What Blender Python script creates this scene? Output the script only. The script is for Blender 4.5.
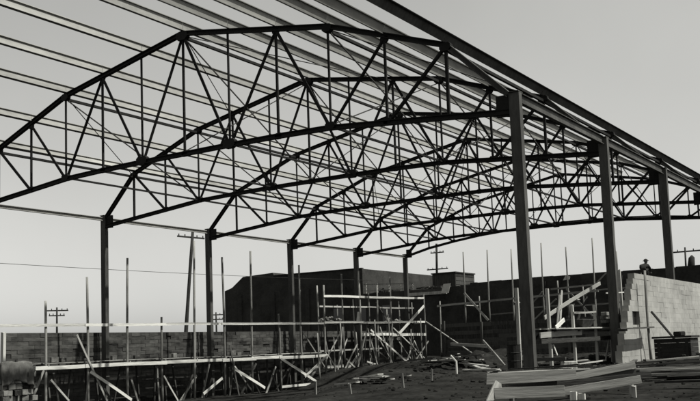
import bpy, bmesh, math, random
from mathutils import Vector, Matrix, noise
random.seed(11)
for o in list(bpy.data.objects): bpy.data.objects.remove(o)
S = bpy.context.scene
C = S.collection
V = Vector

# ------------------------------------------------------------------ camera
cam_d = bpy.data.cameras.new('camera'); cam = bpy.data.objects.new('camera', cam_d); C.objects.link(cam)
YAW, PIT, ROLL = -0.57946, 0.10605, -0.03640
fw = V((math.sin(YAW)*math.cos(PIT), math.cos(YAW)*math.cos(PIT), math.sin(PIT)))
rt = V((math.cos(YAW), -math.sin(YAW), 0)); up = rt.cross(fw)
rt2 = math.cos(ROLL)*rt + math.sin(ROLL)*up; up2 = -math.sin(ROLL)*rt + math.cos(ROLL)*up
M = Matrix((rt2, up2, -fw)).transposed().to_4x4(); M.translation = V((50.47, -34.66, 1.104))
cam.matrix_world = M
cam_d.sensor_width = 36; cam_d.lens = 938.23/700*36; cam_d.shift_y = 49.5/700
cam_d.clip_start = 0.1; cam_d.clip_end = 6000
S.camera = cam
# ------------------------------------------------------------------ sky and sun
SUN_EL, SUN_AZ = math.radians(58), math.radians(78)      # azimuth clockwise from +Y
w = bpy.data.worlds.new('World'); S.world = w; w.use_nodes = True
nt = w.node_tree; nt.nodes.clear()
sky = nt.nodes.new('ShaderNodeTexSky'); sky.sky_type = 'NISHITA'; sky.sun_disc = False
sky.sun_elevation = SUN_EL; sky.sun_rotation = SUN_AZ; sky.air_density = 1.0; sky.dust_density = 2.0; sky.ozone_density = 1.0
bw = nt.nodes.new('ShaderNodeRGBToBW'); tint = nt.nodes.new('ShaderNodeMix'); tint.data_type = 'RGBA'; tint.blend_type = 'MULTIPLY'
tint.inputs['Factor'].default_value = 1.0; tint.inputs['B'].default_value = (1.0, 1.0, 0.96, 1)
bg = nt.nodes.new('ShaderNodeBackground'); bg.inputs['Strength'].default_value = 0.15
out = nt.nodes.new('ShaderNodeOutputWorld')
haz = nt.nodes.new('ShaderNodeMath'); haz.operation = 'POWER'; haz.inputs[1].default_value = 0.7     # thin even haze flattens the sky
nt.links.new(sky.outputs[0], bw.inputs[0]); nt.links.new(bw.outputs[0], haz.inputs[0]); nt.links.new(haz.outputs[0], tint.inputs['A'])
tc_ = nt.nodes.new('ShaderNodeTexCoord'); cn = nt.nodes.new('ShaderNodeTexNoise'); cn.inputs['Scale'].default_value = 2.2; cn.inputs['Detail'].default_value = 5
cr_ = nt.nodes.new('ShaderNodeMapRange'); cr_.inputs['To Min'].default_value = 0.8; cr_.inputs['To Max'].default_value = 1.2
cm = nt.nodes.new('ShaderNodeMix'); cm.data_type = 'RGBA'; cm.blend_type = 'MULTIPLY'; cm.inputs['Factor'].default_value = 1.0
nt.links.new(tc_.outputs['Generated'], cn.inputs['Vector']); nt.links.new(cn.outputs['Fac'], cr_.inputs['Value'])
nt.links.new(tint.outputs['Result'], cm.inputs['A']); nt.links.new(cr_.outputs['Result'], cm.inputs['B'])
nt.links.new(cm.outputs['Result'], bg.inputs['Color']); nt.links.new(bg.outputs[0], out.inputs[0])
sd = bpy.data.lights.new('sun', 'SUN'); sd.energy = 5.0; sd.angle = math.radians(0.8); sd.color = (1, 0.985, 0.93)
sun = bpy.data.objects.new('sun', sd); C.objects.link(sun)
sdir = V((math.sin(SUN_AZ)*math.cos(SUN_EL), math.cos(SUN_AZ)*math.cos(SUN_EL), math.sin(SUN_EL)))
sun.rotation_euler = sdir.to_track_quat('Z', 'Y').to_euler(); sun.location = sdir*80
S.view_settings.view_transform = 'Standard'; S.view_settings.look = 'None'; S.view_settings.exposure = 0.8; S.view_settings.gamma = 1

# ------------------------------------------------------------------ materials
def mat(name, dark, light, scale=1.0, rough=0.85, bump=0.2, stretch=(1, 1, 1), per_object=0.0, metal=0.0, fine=12.0, spec=0.08, coord='P', bumpscale=None):
    m = bpy.data.materials.new(name); m.use_nodes = True; n = m.node_tree; b = n.nodes['Principled BSDF']
    b.inputs['Roughness'].default_value = rough; b.inputs['Metallic'].default_value = metal; b.inputs['Specular IOR Level'].default_value = spec
    if coord == 'P':
        g = n.nodes.new('ShaderNodeNewGeometry'); src = g.outputs['Position']
    else:
        g = n.nodes.new('ShaderNodeTexCoord'); src = g.outputs['Object']
    mp = n.nodes.new('ShaderNodeMapping'); mp.inputs['Scale'].default_value = stretch; n.links.new(src, mp.inputs[0])
    if coord == 'O':
        oi0 = n.nodes.new('ShaderNodeObjectInfo'); mu = n.nodes.new('ShaderNodeMath'); mu.operation = 'MULTIPLY'; mu.inputs[1].default_value = 37.0
        n.links.new(oi0.outputs['Random'], mu.inputs[0]); n.links.new(mu.outputs[0], mp.inputs['Location'])
    a = n.nodes.new('ShaderNodeTexNoise'); a.inputs['Scale'].default_value = scale; a.inputs['Detail'].default_value = 8; a.inputs['Roughness'].default_value = 0.65
    c = n.nodes.new('ShaderNodeTexNoise'); c.inputs['Scale'].default_value = scale*fine; c.inputs['Detail'].default_value = 4
    n.links.new(mp.outputs[0], a.inputs['Vector']); n.links.new(mp.outputs[0], c.inputs['Vector'])
    mx = n.nodes.new('ShaderNodeMath'); mx.operation = 'MULTIPLY_ADD'; mx.inputs[1].default_value = 0.35
    n.links.new(c.outputs['Fac'], mx.inputs[0]); n.links.new(a.outputs['Fac'], mx.inputs[2])
    val = mx.outputs[0]
    if per_object:
        oi = n.nodes.new('ShaderNodeObjectInfo'); m2 = n.nodes.new('ShaderNodeMath'); m2.operation = 'MULTIPLY_ADD'; m2.inputs[1].default_value = per_object
        n.links.new(oi.outputs['Random'], m2.inputs[0]); n.links.new(val, m2.inputs[2])
        m3 = n.nodes.new('ShaderNodeMath'); m3.operation = 'SUBTRACT'; m3.inputs[1].default_value = per_object*0.5
        n.links.new(m2.outputs[0], m3.inputs[0]); val = m3.outputs[0]
    r = n.nodes.new('ShaderNodeValToRGB')
    r.color_ramp.elements[0].position = 0.42 if coord == 'P' else 0.36; r.color_ramp.elements[1].position = 0.92 if coord == 'P' else 0.84
    r.color_ramp.elements[0].color = (*[dark*k for k in (1, 1, 0.94)], 1); r.color_ramp.elements[1].color = (*[light*k for k in (1, 1, 0.94)], 1)
    n.links.new(val, r.inputs[0]); n.links.new(r.outputs[0], b.inputs['Base Color'])
    if bump:
        bp = n.nodes.new('ShaderNodeBump'); bp.inputs['Strength'].default_value = bump; bp.inputs['Distance'].default_value = 0.03
        n.links.new(c.outputs['Fac'], bp.inputs['Height']); n.links.new(bp.outputs[0], b.inputs['Normal'])
    return m
MT = {
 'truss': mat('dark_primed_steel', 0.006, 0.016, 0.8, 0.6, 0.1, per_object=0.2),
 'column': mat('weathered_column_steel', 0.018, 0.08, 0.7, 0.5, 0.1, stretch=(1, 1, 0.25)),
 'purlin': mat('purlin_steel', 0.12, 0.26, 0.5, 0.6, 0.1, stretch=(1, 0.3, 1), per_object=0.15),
 'rod': mat('dark_rod_steel', 0.015, 0.04, 1.0, 0.6, 0.0),
 'wood': mat('raw_lumber', 0.08, 0.3, 1.2, 0.85, 0.3, stretch=(7, 7, 0.5), per_object=0.45, coord='O', fine=4),
 'board': mat('sawn_boards', 0.17, 0.46, 1.0, 0.8, 0.25, stretch=(8, 8, 0.45), per_object=0.3, coord='O', fine=4),
 'polewood': mat('grey_pole_wood', 0.05, 0.2, 1.2, 0.9, 0.3, stretch=(7, 7, 0.5), per_object=0.4, coord='O', fine=4),
 'greyplank': mat('rough_grey_plank', 0.1, 0.21, 0.9, 0.9, 0.35, stretch=(5, 5, 0.6), per_object=0.2, coord='O', fine=3),
 'oldwood': mat('weathered_dark_lumber', 0.012, 0.055, 1.2, 0.9, 0.3, stretch=(7, 7, 0.5), per_object=0.4, coord='O', fine=4),
 'tarwood': mat('creosoted_pole', 0.012, 0.03, 2.0, 0.9, 0.3),
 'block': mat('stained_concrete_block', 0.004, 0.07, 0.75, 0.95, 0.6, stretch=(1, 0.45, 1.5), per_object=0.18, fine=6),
 'mortar': mat('recessed_mortar', 0.008, 0.03, 2.0, 0.95, 0.3),
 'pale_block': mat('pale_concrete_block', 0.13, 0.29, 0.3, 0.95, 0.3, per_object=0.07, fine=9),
 'pale_mortar': mat('pale_mortar', 0.17, 0.26, 2.0, 0.95, 0.3),
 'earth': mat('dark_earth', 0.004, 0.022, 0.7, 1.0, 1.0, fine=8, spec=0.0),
 'brick': mat('dark_brick', 0.012, 0.045, 0.4, 0.95, 0.2),  # base colour set darker than real brick for hard contrast
 'brick2': mat('end_wall_dark_brick', 0.014, 0.05, 0.35, 0.95, 0.2),
 'canvas': mat('grey_canvas', 0.035, 0.1, 2.5, 0.95, 0.4),
 'sheet': mat('pale_sheet', 0.35, 0.5, 2.0, 0.9, 0.1),
 'glass': mat('dark_glass', 0.01, 0.02, 1.0, 0.15, 0.0, spec=0.5),
 'cloth': mat('dark_work_clothes', 0.01, 0.025, 4.0, 0.95, 0.2),
 'skin': mat('skin', 0.1, 0.15, 4.0, 0.7, 0.0),
 'tile': mat('hollow_tile', 0.012, 0.16, 1.5, 0.9, 0.2, per_object=0.5),
}

# ------------------------------------------------------------------ helpers
def frame(p, q, roll=0.0):
    p, q = V(p), V(q); z = (q-p); L = z.length; z = z/L
    ref = V((0, 0, 1)) if abs(z.z) < 0.92 else V((0, 1, 0))
    x = ref.cross(z).normalized(); y = z.cross(x)
    if roll:
        x, y = math.cos(roll)*x+math.sin(roll)*y, -math.sin(roll)*x+math.cos(roll)*y
    return p, x, y, z, L
def sweep(bm, p, q, sec, roll=0.0, taper=1.0):
    """closed section polygon (side, up) extruded from p to q"""
    p, x, y, z, L = frame(p, q, roll)
    a = [bm.verts.new(p+u*x+v*y) for u, v in sec]; b = [bm.verts.new(p+L*z+taper*(u*x+v*y)) for u, v in sec]
    n = len(sec)
    for i in range(n): bm.faces.new((a[i], a[(i+1) % n], b[(i+1) % n], b[i]))
    bm.faces.new(a[::-1]); bm.faces.new(b)
def rect(w, h): return [(-w/2, -h/2), (w/2, -h/2), (w/2, h/2), (-w/2, h/2)]
def isec(w, h, tf, tw):
    return [(-w/2, -h/2), (w/2, -h/2), (w/2, -h/2+tf), (tw/2, -h/2+tf), (tw/2, h/2-tf), (w/2, h/2-tf), (w/2, h/2), (-w/2, h/2), (-w/2, h/2-tf), (-tw/2, h/2-tf), (-tw/2, -h/2+tf), (-w/2, -h/2+tf)]
def asec(w, t): return [(-w/2, -w/2), (w/2, -w/2), (w/2, -w/2+t), (-w/2+t, -w/2+t), (-w/2+t, w/2), (-w/2, w/2)]
def ngon(r, n=7): return [(r*math.cos(2*math.pi*i/n), r*math.sin(2*math.pi*i/n)) for i in range(n)]
def box(bm, x0, x1, y0, y1, z0, z1):
    v = [bm.verts.new((x, y, z)) for x in (x0, x1) for y in (y0, y1) for z in (z0, z1)]
    for f in ((0, 1, 3, 2), (4, 6, 7, 5), (0, 4, 5, 1), (2, 3, 7, 6), (0, 2, 6, 4), (1, 5, 7, 3)): bm.faces.new([v[i] for i in f])
def mesh(name, bm, m):
    bmesh.ops.recalc_face_normals(bm, faces=bm.faces)
    me = bpy.data.meshes.new(name); bm.to_mesh(me); bm.free(); me.materials.append(MT[m]); return me
def obj(name, bm, m, parent=None, smooth=False):
    me = mesh(name, bm, m) if isinstance(bm, bmesh.types.BMesh) else bm
    if smooth:
        for p in me.polygons: p.use_smooth = True
    o = bpy.data.objects.new(name, me); C.objects.link(o)
    if parent is not None: o.parent = parent
    return o
def tag(o, label, cat, group=None):
    o['label'] = label; o['category'] = cat
    if group: o['group'] = group
    return o
def thing(name, label, cat, loc=(0, 0, 0), group=None):
    o = bpy.data.objects.new(name, None); C.objects.link(o); o.location = loc; o.empty_display_size = 0.3
    return tag(o, label, cat, group)
def struct(o): o['kind'] = 'structure'; return o
def stick(name, p, q, sec, m, parent=None, roll=0.0, taper=1.0):
    """member built along its own Z axis, so grain follows it; long lumber is a little warped"""
    o = V(parent.location) if parent is not None else V((0, 0, 0))
    p_, x, y, z, L = frame(V(p)-o, V(q)-o, roll); bm = bmesh.new()
    lumber = m in ('wood', 'board', 'oldwood', 'greyplank', 'polewood'); K = max(1, min(6, int(L/0.8))) if lumber else 1
    wx, wy = (random.uniform(-1, 1)*0.004*L, random.uniform(-1, 1)*0.006*L) if lumber else (0, 0); rings = []
    for k in range(K+1):
        t = k/K; c = math.sin(math.pi*t); f = 1+(taper-1)*t
        e = random.uniform(-.02, .02) if lumber and k in (0, K) else 0
        rings.append([bm.verts.new((u*f+wx*c, v*f+wy*c, L*t+e*(1 if i % 2 else -.5))) for i, (u, v) in enumerate(sec)])
    n = len(sec)
    for a, b in zip(rings, rings[1:]):
        for i in range(n): bm.faces.new((a[i], a[(i+1) % n], b[(i+1) % n], b[i]))
    bm.faces.new(rings[0][::-1]); bm.faces.new(rings[-1])
    ob = obj(name, bm, m, parent); M_ = Matrix((x, y, z)).transposed().to_4x4(); M_.translation = p_; ob.matrix_basis = M_; return ob
def pole(name, p, q, r, m, parent, taper=0.85, bend=0.05):
    """round timber pole, slightly crooked"""
    o = V(parent.location) if parent is not None else V((0, 0, 0))
    p, q = V(p)-o, V(q)-o; bm = bmesh.new(); n = 7; rings = []; K = 5
    off = V((random.uniform(-bend, bend), random.uniform(-bend, bend), 0))
    _, x, y, z, L = frame(p, q)
    for k in range(K+1):
        t = k/K; c = p.lerp(q, t)+off*math.sin(math.pi*t); rr = r*(1+(taper-1)*t)*random.uniform(0.94, 1.06)
        rings.append([bm.verts.new(c+rr*(math.cos(6.2832*i/n)*x+math.sin(6.2832*i/n)*y)) for i in range(n)])
    for k in range(K):
        for i in range(n): bm.faces.new((rings[k][i], rings[k][(i+1) % n], rings[k+1][(i+1) % n], rings[k+1][i]))
    bm.faces.new(rings[0][::-1]); bm.faces.new(rings[-1]); return obj(name, bm, m, parent, smooth=True)
def ss(a, b, x):
    t = max(0.0, min(1.0, (x-a)/(b-a))); return t*t*(3-2*t)

# ------------------------------------------------------------------ ground
def ground_z(x, y):
    d = (x-37.7)*0.905+(y+17.4)*0.425                       # rim of the dug-out hall floor
    floor = -2.2+1.65*ss(30, 38, y)
    inside = ss(-1.2, -0.4, x)*(1-ss(34, 36, x-0))
    inside = ss(-1.0, -0.9, x)
    pit = 1-ss(-9, 0.5, d)
    pit *= inside*(1-ss(56.0, 57.0, y))
    z = pit*floor
    bank = ss(51.2, 51.5, y)*ss(5.0, 5.6, x)*(1-ss(58, 70, y))*(1-ss(40, 50, x))
    z = z*(1-bank)+3.3*bank
    z += 0.10*noise.noise(V((x*0.35, y*0.35, 3)))+0.07*noise.noise(V((x*0.9, y*0.9, 7)))+0.05*abs(noise.noise(V((x*2.3, y*2.3, 1))))
    for hx, hy, hr, hh in ((30.5, 6.5, 2.6, .55), (26.0, 16.0, 3.2, .6), (33.0, 14.0, 2.0, .5), (36.8, -6.5, 1.6, .22), (40.8, 6.0, 1.8, .35), (23.0, 27.0, 3.5, .7), (32.0, -3.5, 1.6, .3)):
        q = ((x-hx)**2+(y-hy)**2)/(hr*hr)
        if q < 4: z += hh*math.exp(-q*2)*(1+0.6*noise.noise(V((x*1.4, y*1.4, 5))))
    z -= 0.45*ss(0, 14, -(y+12))*ss(34, 44, x)              # the ground dips towards the street
    return z
def axis(lo, hi, step, far):
    a = []; v = lo
    while v <= hi+1e-6: a.append(v); v += step
    g = step*2; l = [lo]; 
    while l[-1] > -far: l.append(l[-1]-g); g *= 1.5
    g = step*2; h = [a[-1]]
    while h[-1] < far: h.append(h[-1]+g); g *= 1.5
    return l[:0:-1]+a+h[1:]
gx, gy = axis(-3, 60, 0.33, 2500), axis(-34, 64, 0.33, 2500)
vs = [(x, y, ground_z(x, y) if (-60 < x < 120 and -90 < y < 130) else 0.0) for y in gy for x in gx]
nx = len(gx)
fs = [(j*nx+i, j*nx+i+1, (j+1)*nx+i+1, (j+1)*nx+i) for j in range(len(gy)-1) for i in range(nx-1)]
me = bpy.data.meshes.new('ground'); me.from_pydata(vs, [], fs); me.materials.append(MT['earth'])
for p in me.polygons: p.use_smooth = True
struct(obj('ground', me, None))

# ------------------------------------------------------------------ steel frame
PW, BAY, H = 3.0, 10.874, 10.74
TY = [0, BAY, 2*BAY, 3*BAY, 4*BAY, 53.3]
ORD = ['first', 'second', 'third', 'fourth', 'fifth', 'sixth']
TOPZ = [0.35, 3.04, 4.05, 5.21, 5.76, 6.36, 6.86]; TOPZ = TOPZ+TOPZ[-2::-1]
BOT = [-0.33, -0.08, 0.18, 0.45, 0.53, 0.56, 0.56]; BOT = BOT+BOT[-2::-1]
BOT6 = [0.2, 0.85, 1.3, 1.65, 1.85, 1.98, 2.03]; BOT6 = BOT6+BOT6[-2::-1]
def gusset(w, h, t=0.05):
    bm = bmesh.new(); c = 0.2
    pts = [(-w/2, -h*.22), (-w*.3, -h/2), (w*.27, -h/2), (w/2, -h*.18), (w/2, h*.3), (w*.34, h/2), (-w*.32, h/2), (-w/2, h*.27)]
    a = [bm.verts.new((x, -t/2, z)) for x, z in pts]; b = [bm.verts.new((x, t/2, z)) for x, z in pts]
    bm.faces.new(a); bm.faces.new(b[::-1])
    for i in range(8): bm.faces.new((a[i], b[i], b[(i+1) % 8], a[(i+1) % 8]))
    return mesh('gusset_plate', bm, 'truss')
GB, GM, GS = gusset(0.74, 0.46, 0.245), gusset(0.52, 0.36, 0.245), gusset(0.4, 0.3, 0.09)
def make_truss(BZ):
    parts = []
    P = lambda i: V((i*PW, 0, TOPZ[i])); B = lambda i: V((i*PW, 0, BZ[i]))
    def st(name, p, q, sec, roll=0.0, m='truss'):
        bm = bmesh.new(); sweep(bm, p, q, sec, roll); parts.append((name, mesh(name, bm, m), V((0, 0, 0))))
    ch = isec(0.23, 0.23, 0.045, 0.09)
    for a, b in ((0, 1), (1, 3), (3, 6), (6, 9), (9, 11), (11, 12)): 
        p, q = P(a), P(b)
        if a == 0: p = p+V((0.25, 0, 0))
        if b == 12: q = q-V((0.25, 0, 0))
        st('top_chord', p, q, ch, 0.0, 'column' if b == 12 else 'truss')  # lighter steel on this end chord paints in its sunlit edge
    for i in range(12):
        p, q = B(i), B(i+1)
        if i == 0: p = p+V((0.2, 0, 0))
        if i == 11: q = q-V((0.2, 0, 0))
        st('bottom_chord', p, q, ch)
    for i in range(1, 12):
        s = 0.12 if i in (1, 11) else (0.1 if i % 2 == 0 else 0.085)
        st('vertical', B(i)+V((0, 0, 0.1)), P(i)-V((0, 0, 0.1)), rect(s, s))
    for t, b in ((1, 2), (2, 3), (4, 3), (4, 5), (6, 5)):
        for f in (lambda k: k, lambda k: 12-k):
            p, q = P(f(t)), B(f(b)); d = (q-p).normalized()*0.1
            st('diagonal', p+d, q-d, asec(0.15 if t != 1 else 0.17, 0.05))
    for i in (3, 5, 7, 9): parts.append(('gusset_plate', GB if i in (5, 7) else GM, B(i)+V((0, 0, 0.06))))
    for i in (2, 10): parts.append(('gusset_plate', GS, B(i)+V((0, 0, 0.05))))
    for i in (4, 6, 8): parts.append(('gusset_plate', GS, B(i)))
    parts.append(('gusset_plate', GB, P(6)-V((0, 0, 0.16))))
    for i in (1, 3, 9, 11): parts.append(('gusset_plate', GM, P(i)-V((0, 0, 0.1))))
    for i in (2, 4, 8, 10): parts.append(('gusset_plate', GS, P(i)-V((0, 0, 0.12))))
    for i, sg in ((0, 1), (12, -1)):
        bm = bmesh.new(); x0 = i*PW+sg*0.2; x1 = x0+sg*0.62
        box(bm, min(x0, x1), max(x0, x1), -0.07, 0.07, BZ[i]-0.16, BZ[i]+0.72); parts.append(('end_plate', mesh('end_plate', bm, 'truss'), V((0, 0, 0))))
    return parts
STD = make_truss(BOT); LAST = make_truss(BOT6)
for k, y in enumerate(TY):
    lab = ['dark steel roof truss at the open end of the frame, first in line', 'dark steel roof truss second in line from the open end', 'dark steel roof truss third in line from the open end',
           'dark steel roof truss fourth in line from the open end', 'dark steel roof truss fifth in line, next before the high end wall', 'last dark steel roof truss with raised bottom chord by the high end wall'][k]
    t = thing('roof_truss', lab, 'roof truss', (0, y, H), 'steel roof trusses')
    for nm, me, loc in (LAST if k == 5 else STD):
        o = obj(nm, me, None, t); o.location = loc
# columns
def col_mesh(h, flip):
    bm = bmesh.new(); sec = [(-.15, -.22), (.15, -.22), (.15, -.19), (.14, -.185), (.14, .185), (.15, .19), (.15, .22), (-.15, .22), (-.15, .19), (-.14, .185), (-.14, -.185), (-.15, -.19)]    # boxed section with proud flange edges
    v0 = [bm.verts.new((v, u, 0)) for u, v in sec]; v1 = [bm.verts.new((v, u, h)) for u, v in sec]
    n = len(sec)
    for i in range(n): bm.faces.new((v0[i], v0[(i+1) % n], v1[(i+1) % n], v1[i]))
    bm.faces.new(v0[::-1]); bm.faces.new(v1); return mesh('shaft', bm, 'column')
def plate_mesh(name, sx, sy, z0, z1, m='column'):
    bm = bmesh.new(); box(bm, -sx/2, sx/2, -sy/2, sy/2, z0, z1); return mesh(name, bm, m)
ZL = -2.3; hl = H+0.42-ZL; hr = H+0.42+0.12
SL, SR = col_mesh(hl, 0), col_mesh(hr, 0)
for k, y in enumerate(TY):
    for side, x, z0, me, h in ((0, 0.0, ZL, SL, hl), (1, 36.0, -0.12, SR, hr)):
        if k >= 3 and side and k > 4: pass
        where = 'beside the scaffolded stained block wall' if side == 0 else 'in the row along the pale block wall'
        c = thing('steel_column', 'steel column under the %s truss from the open end, %s' % (ORD[k], where), 'column', (x, y, z0), 'steel columns carrying the trusses')
        obj('shaft', me, None, c)
        if side: obj('concrete_footing', plate_mesh('concrete_footing', 1.0, 1.0, -0.4, -0.102+0.0, 'pale_mortar'), None, c)
        obj('base_plate', plate_mesh('base_plate', 0.62, 0.62, -0.1, -0.002), None, c); obj('cap_plate', plate_mesh('cap_plate', 0.46, 0.46, h+0.002, h+0.03), None, c)
# purlins
YA = {0: -8, 1: -12.5, 2: -12.5, 3: -12.5, 4: -12.5, 5: -12.5, 6: -12.5, 7: -12.5, 8: -12.5, 9: -12.5, 10: -12.5, 11: -12.5, 12: 0.0}
names = {0: 'eave beam along the tops of the columns by the stained block wall', 12: 'deep eave beam joining the column tops above the pale block wall', 6: 'steel ridge purlin along the peak of the trusses'}
for i in range(1, 6):
    n_ = ['first', 'second', 'third', 'fourth', 'fifth'][i-1]
    names[6-i] = 'steel purlin, %s below the ridge on the slope toward the stained block wall' % n_
    names[6+i] = 'steel purlin, %s below the ridge on the slope toward the pale block wall' % n_
for i in range(13):
    t = thing('roof_purlin' if 0 < i < 12 else 'eave_beam', names[i], 'purlin' if 0 < i < 12 else 'beam', (i*PW, YA[i], H), 'roof purlins spanning the trusses' if 0 < i < 12 else None)
    if i == 0: x, z, w_, d_ = 0, 0.18, 0.18, 0.24
    elif i == 12: x, z, w_, d_ = 0.0, 0.28, 0.2, 0.42
    else:
        w_, d_ = (0.18, 0.46) if i not in (1, 11) else (0.2, 0.46)
        x, z = 0, TOPZ[i]+0.14+d_/2
    tilt = 0 if i in (0, 6, 12) else math.atan2(TOPZ[min(i+1, 12)]-TOPZ[i-1], 2*PW)
    ys = [YA[i]]+[y for y in TY if y > YA[i]+0.1]
    if i in (0, 12): ys = [y for y in ys]
    else: ys[-1] = TY[-1]+0.4
    for a, b in zip(ys, ys[1:]):
        g = 0.22 if i in (0, 12) else 0.01
        a2 = a+g if (a in TY) else a+0.01; b2 = b-g if b in TY else b
        bm = bmesh.new(); sweep(bm, V((x, a2-YA[i], z)), V((x, b2-YA[i], z)), isec(w_, d_, 0.036, 0.02), roll=-tilt)
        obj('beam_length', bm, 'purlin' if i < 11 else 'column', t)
# struts under the purlins and along the bottom chords
for i in (1, 3, 6, 9, 11):
    t = thing('tie_strut', 'steel tie strut between trusses, %s' % {1: 'at the outer knee over the stained block wall', 3: 'at the slope break over the stained block wall', 6: 'under the ridge', 9: 'at the slope break over the pale block wall', 11: 'at the outer knee over the pale block wall'}[i], 'strut', (i*PW, 0, H), 'tie struts at the top chords')
    for a, b in zip(TY, TY[1:]): 
        bm = bmesh.new(); z = TOPZ[i]-0.2; sweep(bm, V((0, a+0.14, z)), V((0, b-0.14, z)), asec(0.14, 0.05)); obj('strut_length', bm, 'truss', t)
for i in (3, 5, 7, 9):
    t = thing('bottom_strut', 'thin steel strut joining bottom chords, %s' % {3: 'outer one toward the stained block wall', 5: 'inner one toward the stained block wall', 7: 'inner one toward the pale block wall', 9: 'outer one toward the pale block wall'}[i], 'strut', (i*PW, 0, H), 'struts at the bottom chords')
    for k, (a, b) in enumerate(zip(TY, TY[1:])):
        bm = bmesh.new(); sweep(bm, V((0, a+0.14, BOT[i]+0.05)), V((0, b-0.14, (BOT6 if k == 4 else BOT)[i]+0.05)), asec(0.1, 0.04)); obj('strut_length', bm, 'truss', t)
# roof bracing rods in the first and last bays
rods = [(6, 8), (6, 4), (9, 11), (3, 1)]
for a, b in rods:
    for k, (y0, y1) in enumerate(((TY[0], TY[1]), (TY[3], TY[4]))):
        p = V((a*PW, y0+0.1, H+TOPZ[a]-0.12)); q = V((b*PW, y1-0.1, H+TOPZ[b]-0.12))
        side = 'stained block wall' if a+b < 12 else 'pale block wall'
        hi = 'upper' if 6 in (a, b) else 'lower'
        o = stick('brace_rod', p, q, ngon(0.028, 6), 'rod')
        tag(o, 'thin %s brace rod %s toward the %s, %s bay' % (hi, 'rising' if abs(a-6) > abs(b-6) else 'falling', side, ['first', 'fourth'][k]), 'brace rod', 'roof bracing rods')
# sway bracing between trusses, from ridge line down to the neighbour's bottom chord
for k in range(5):
    for top, bot in ((6, 6), (3, 3), (9, 9)):
        bz = (BOT6 if k+1 == 5 else BOT)[bot]
        if top != 3:
            o = stick('sway_rod', V((top*PW-0.08, TY[k]+0.1, H+BOT[bot]+0.15)), V((top*PW-0.08, TY[k+1]-0.1, H+TOPZ[top]-0.3)), asec(0.055, 0.02), 'rod')
            tag(o, 'counter sway brace, crossing the slanting one %s in the %s bay' % ({6: 'under the ridge', 9: 'toward the pale block wall'}[top], ORD[k]), 'brace', 'sway braces between trusses')
        o = stick('sway_rod', V((top*PW+0.08, TY[k]+0.1, H+TOPZ[top]-0.3)), V((bot*PW+0.08, TY[k+1]-0.1, H+bz+0.15)), asec(0.055, 0.02), 'rod')
        tag(o, 'slanting sway brace %s in the %s bay' % ({6: 'under the ridge', 3: 'toward the stained block wall', 9: 'toward the pale block wall'}[top], ORD[k]), 'brace', 'sway braces between trusses')

# ------------------------------------------------------------------ stained block wall behind the column row
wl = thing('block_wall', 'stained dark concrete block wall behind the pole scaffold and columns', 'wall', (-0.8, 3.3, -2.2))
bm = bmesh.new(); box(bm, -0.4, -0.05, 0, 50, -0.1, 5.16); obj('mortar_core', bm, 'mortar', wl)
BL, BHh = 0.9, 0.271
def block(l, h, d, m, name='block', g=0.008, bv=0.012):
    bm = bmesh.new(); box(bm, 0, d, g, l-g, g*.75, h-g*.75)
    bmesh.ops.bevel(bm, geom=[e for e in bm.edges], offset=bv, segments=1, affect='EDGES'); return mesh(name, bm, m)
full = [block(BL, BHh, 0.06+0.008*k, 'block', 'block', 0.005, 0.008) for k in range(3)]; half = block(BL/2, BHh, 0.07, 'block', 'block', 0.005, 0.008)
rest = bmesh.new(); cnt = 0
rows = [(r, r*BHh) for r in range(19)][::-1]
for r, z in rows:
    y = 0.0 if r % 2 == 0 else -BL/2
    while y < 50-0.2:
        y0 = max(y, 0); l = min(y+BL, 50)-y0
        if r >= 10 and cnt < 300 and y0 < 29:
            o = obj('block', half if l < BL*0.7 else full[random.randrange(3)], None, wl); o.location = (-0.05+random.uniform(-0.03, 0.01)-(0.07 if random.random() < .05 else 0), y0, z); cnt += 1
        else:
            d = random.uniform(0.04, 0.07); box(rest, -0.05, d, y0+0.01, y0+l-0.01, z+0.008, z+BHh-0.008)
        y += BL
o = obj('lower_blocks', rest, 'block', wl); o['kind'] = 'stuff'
tag(stick('end_post', (-0.55, 2.95, -2.2), (-0.5, 2.95, 3.0), rect(0.26, 0.2), 'board'), 'pale timber post at the free end of the stained block wall', 'post')

# ------------------------------------------------------------------ pole scaffold along that wall
sc = thing('pole_scaffold', 'long pole scaffold with plank walkway and boards in front of stained block wall', 'scaffold', (1.5, 4.5, -2.2))
for (y, zt) in ((4.6, 4.9), (7.9, 6.58), (11.5, 8.07), (14.95, 3.98), (18.3, 9.8), (21.57, 8.78), (25.1, 9.49), (28.77, 4.36), (31.85, 8.71), (35.55, 7.08), (38.7, 8.24), (41.6, 7.8), (44.65, 7.43), (47.4, 8.35), (54.2, 6.82)):
    zb = ground_z(1.5, y)-0.25
    pole('pole', (1.5, y+random.uniform(-0.1, 0.1), zb), (1.5+random.uniform(-0.08, 0.08), y+random.uniform(-0.1, 0.1), zt), 0.095, 'polewood', sc)
def brd(name, x, y0, z0, y1, z1, w_, t_, m='board', par=None):     # board in a wall-parallel plane, face to +X
    return stick(name, (x, y0, z0), (x+random.uniform(-0.01, 0.01), y1, z1), rect(t_, w_), m, par)
def chain(name, x, ys, zf, w_, t_, par, m='board'):
    for k, (a, b) in enumerate(zip(ys, ys[1:])):
        j = random.uniform(-0.04, 0.04); dx = 0.06*(k % 2)
        brd(name, x+dx, a-0.25, zf(a)+j, b+0.25, zf(b)+j, w_, t_, m, par)
chain('ledger_board', 1.62, [1.0, 7.9, 14.9, 21.5, 28.7, 35.5, 41.6, 47.4, 53.8], lambda y: 3.34+0.45*(y-1)/53, 0.19, 0.04, sc)
chain('guard_rail', 1.62, [35.6, 41.6, 47.4, 54.0], lambda y: 6.08+0.3*(y-35)/19, 0.2, 0.04, sc)
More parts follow.
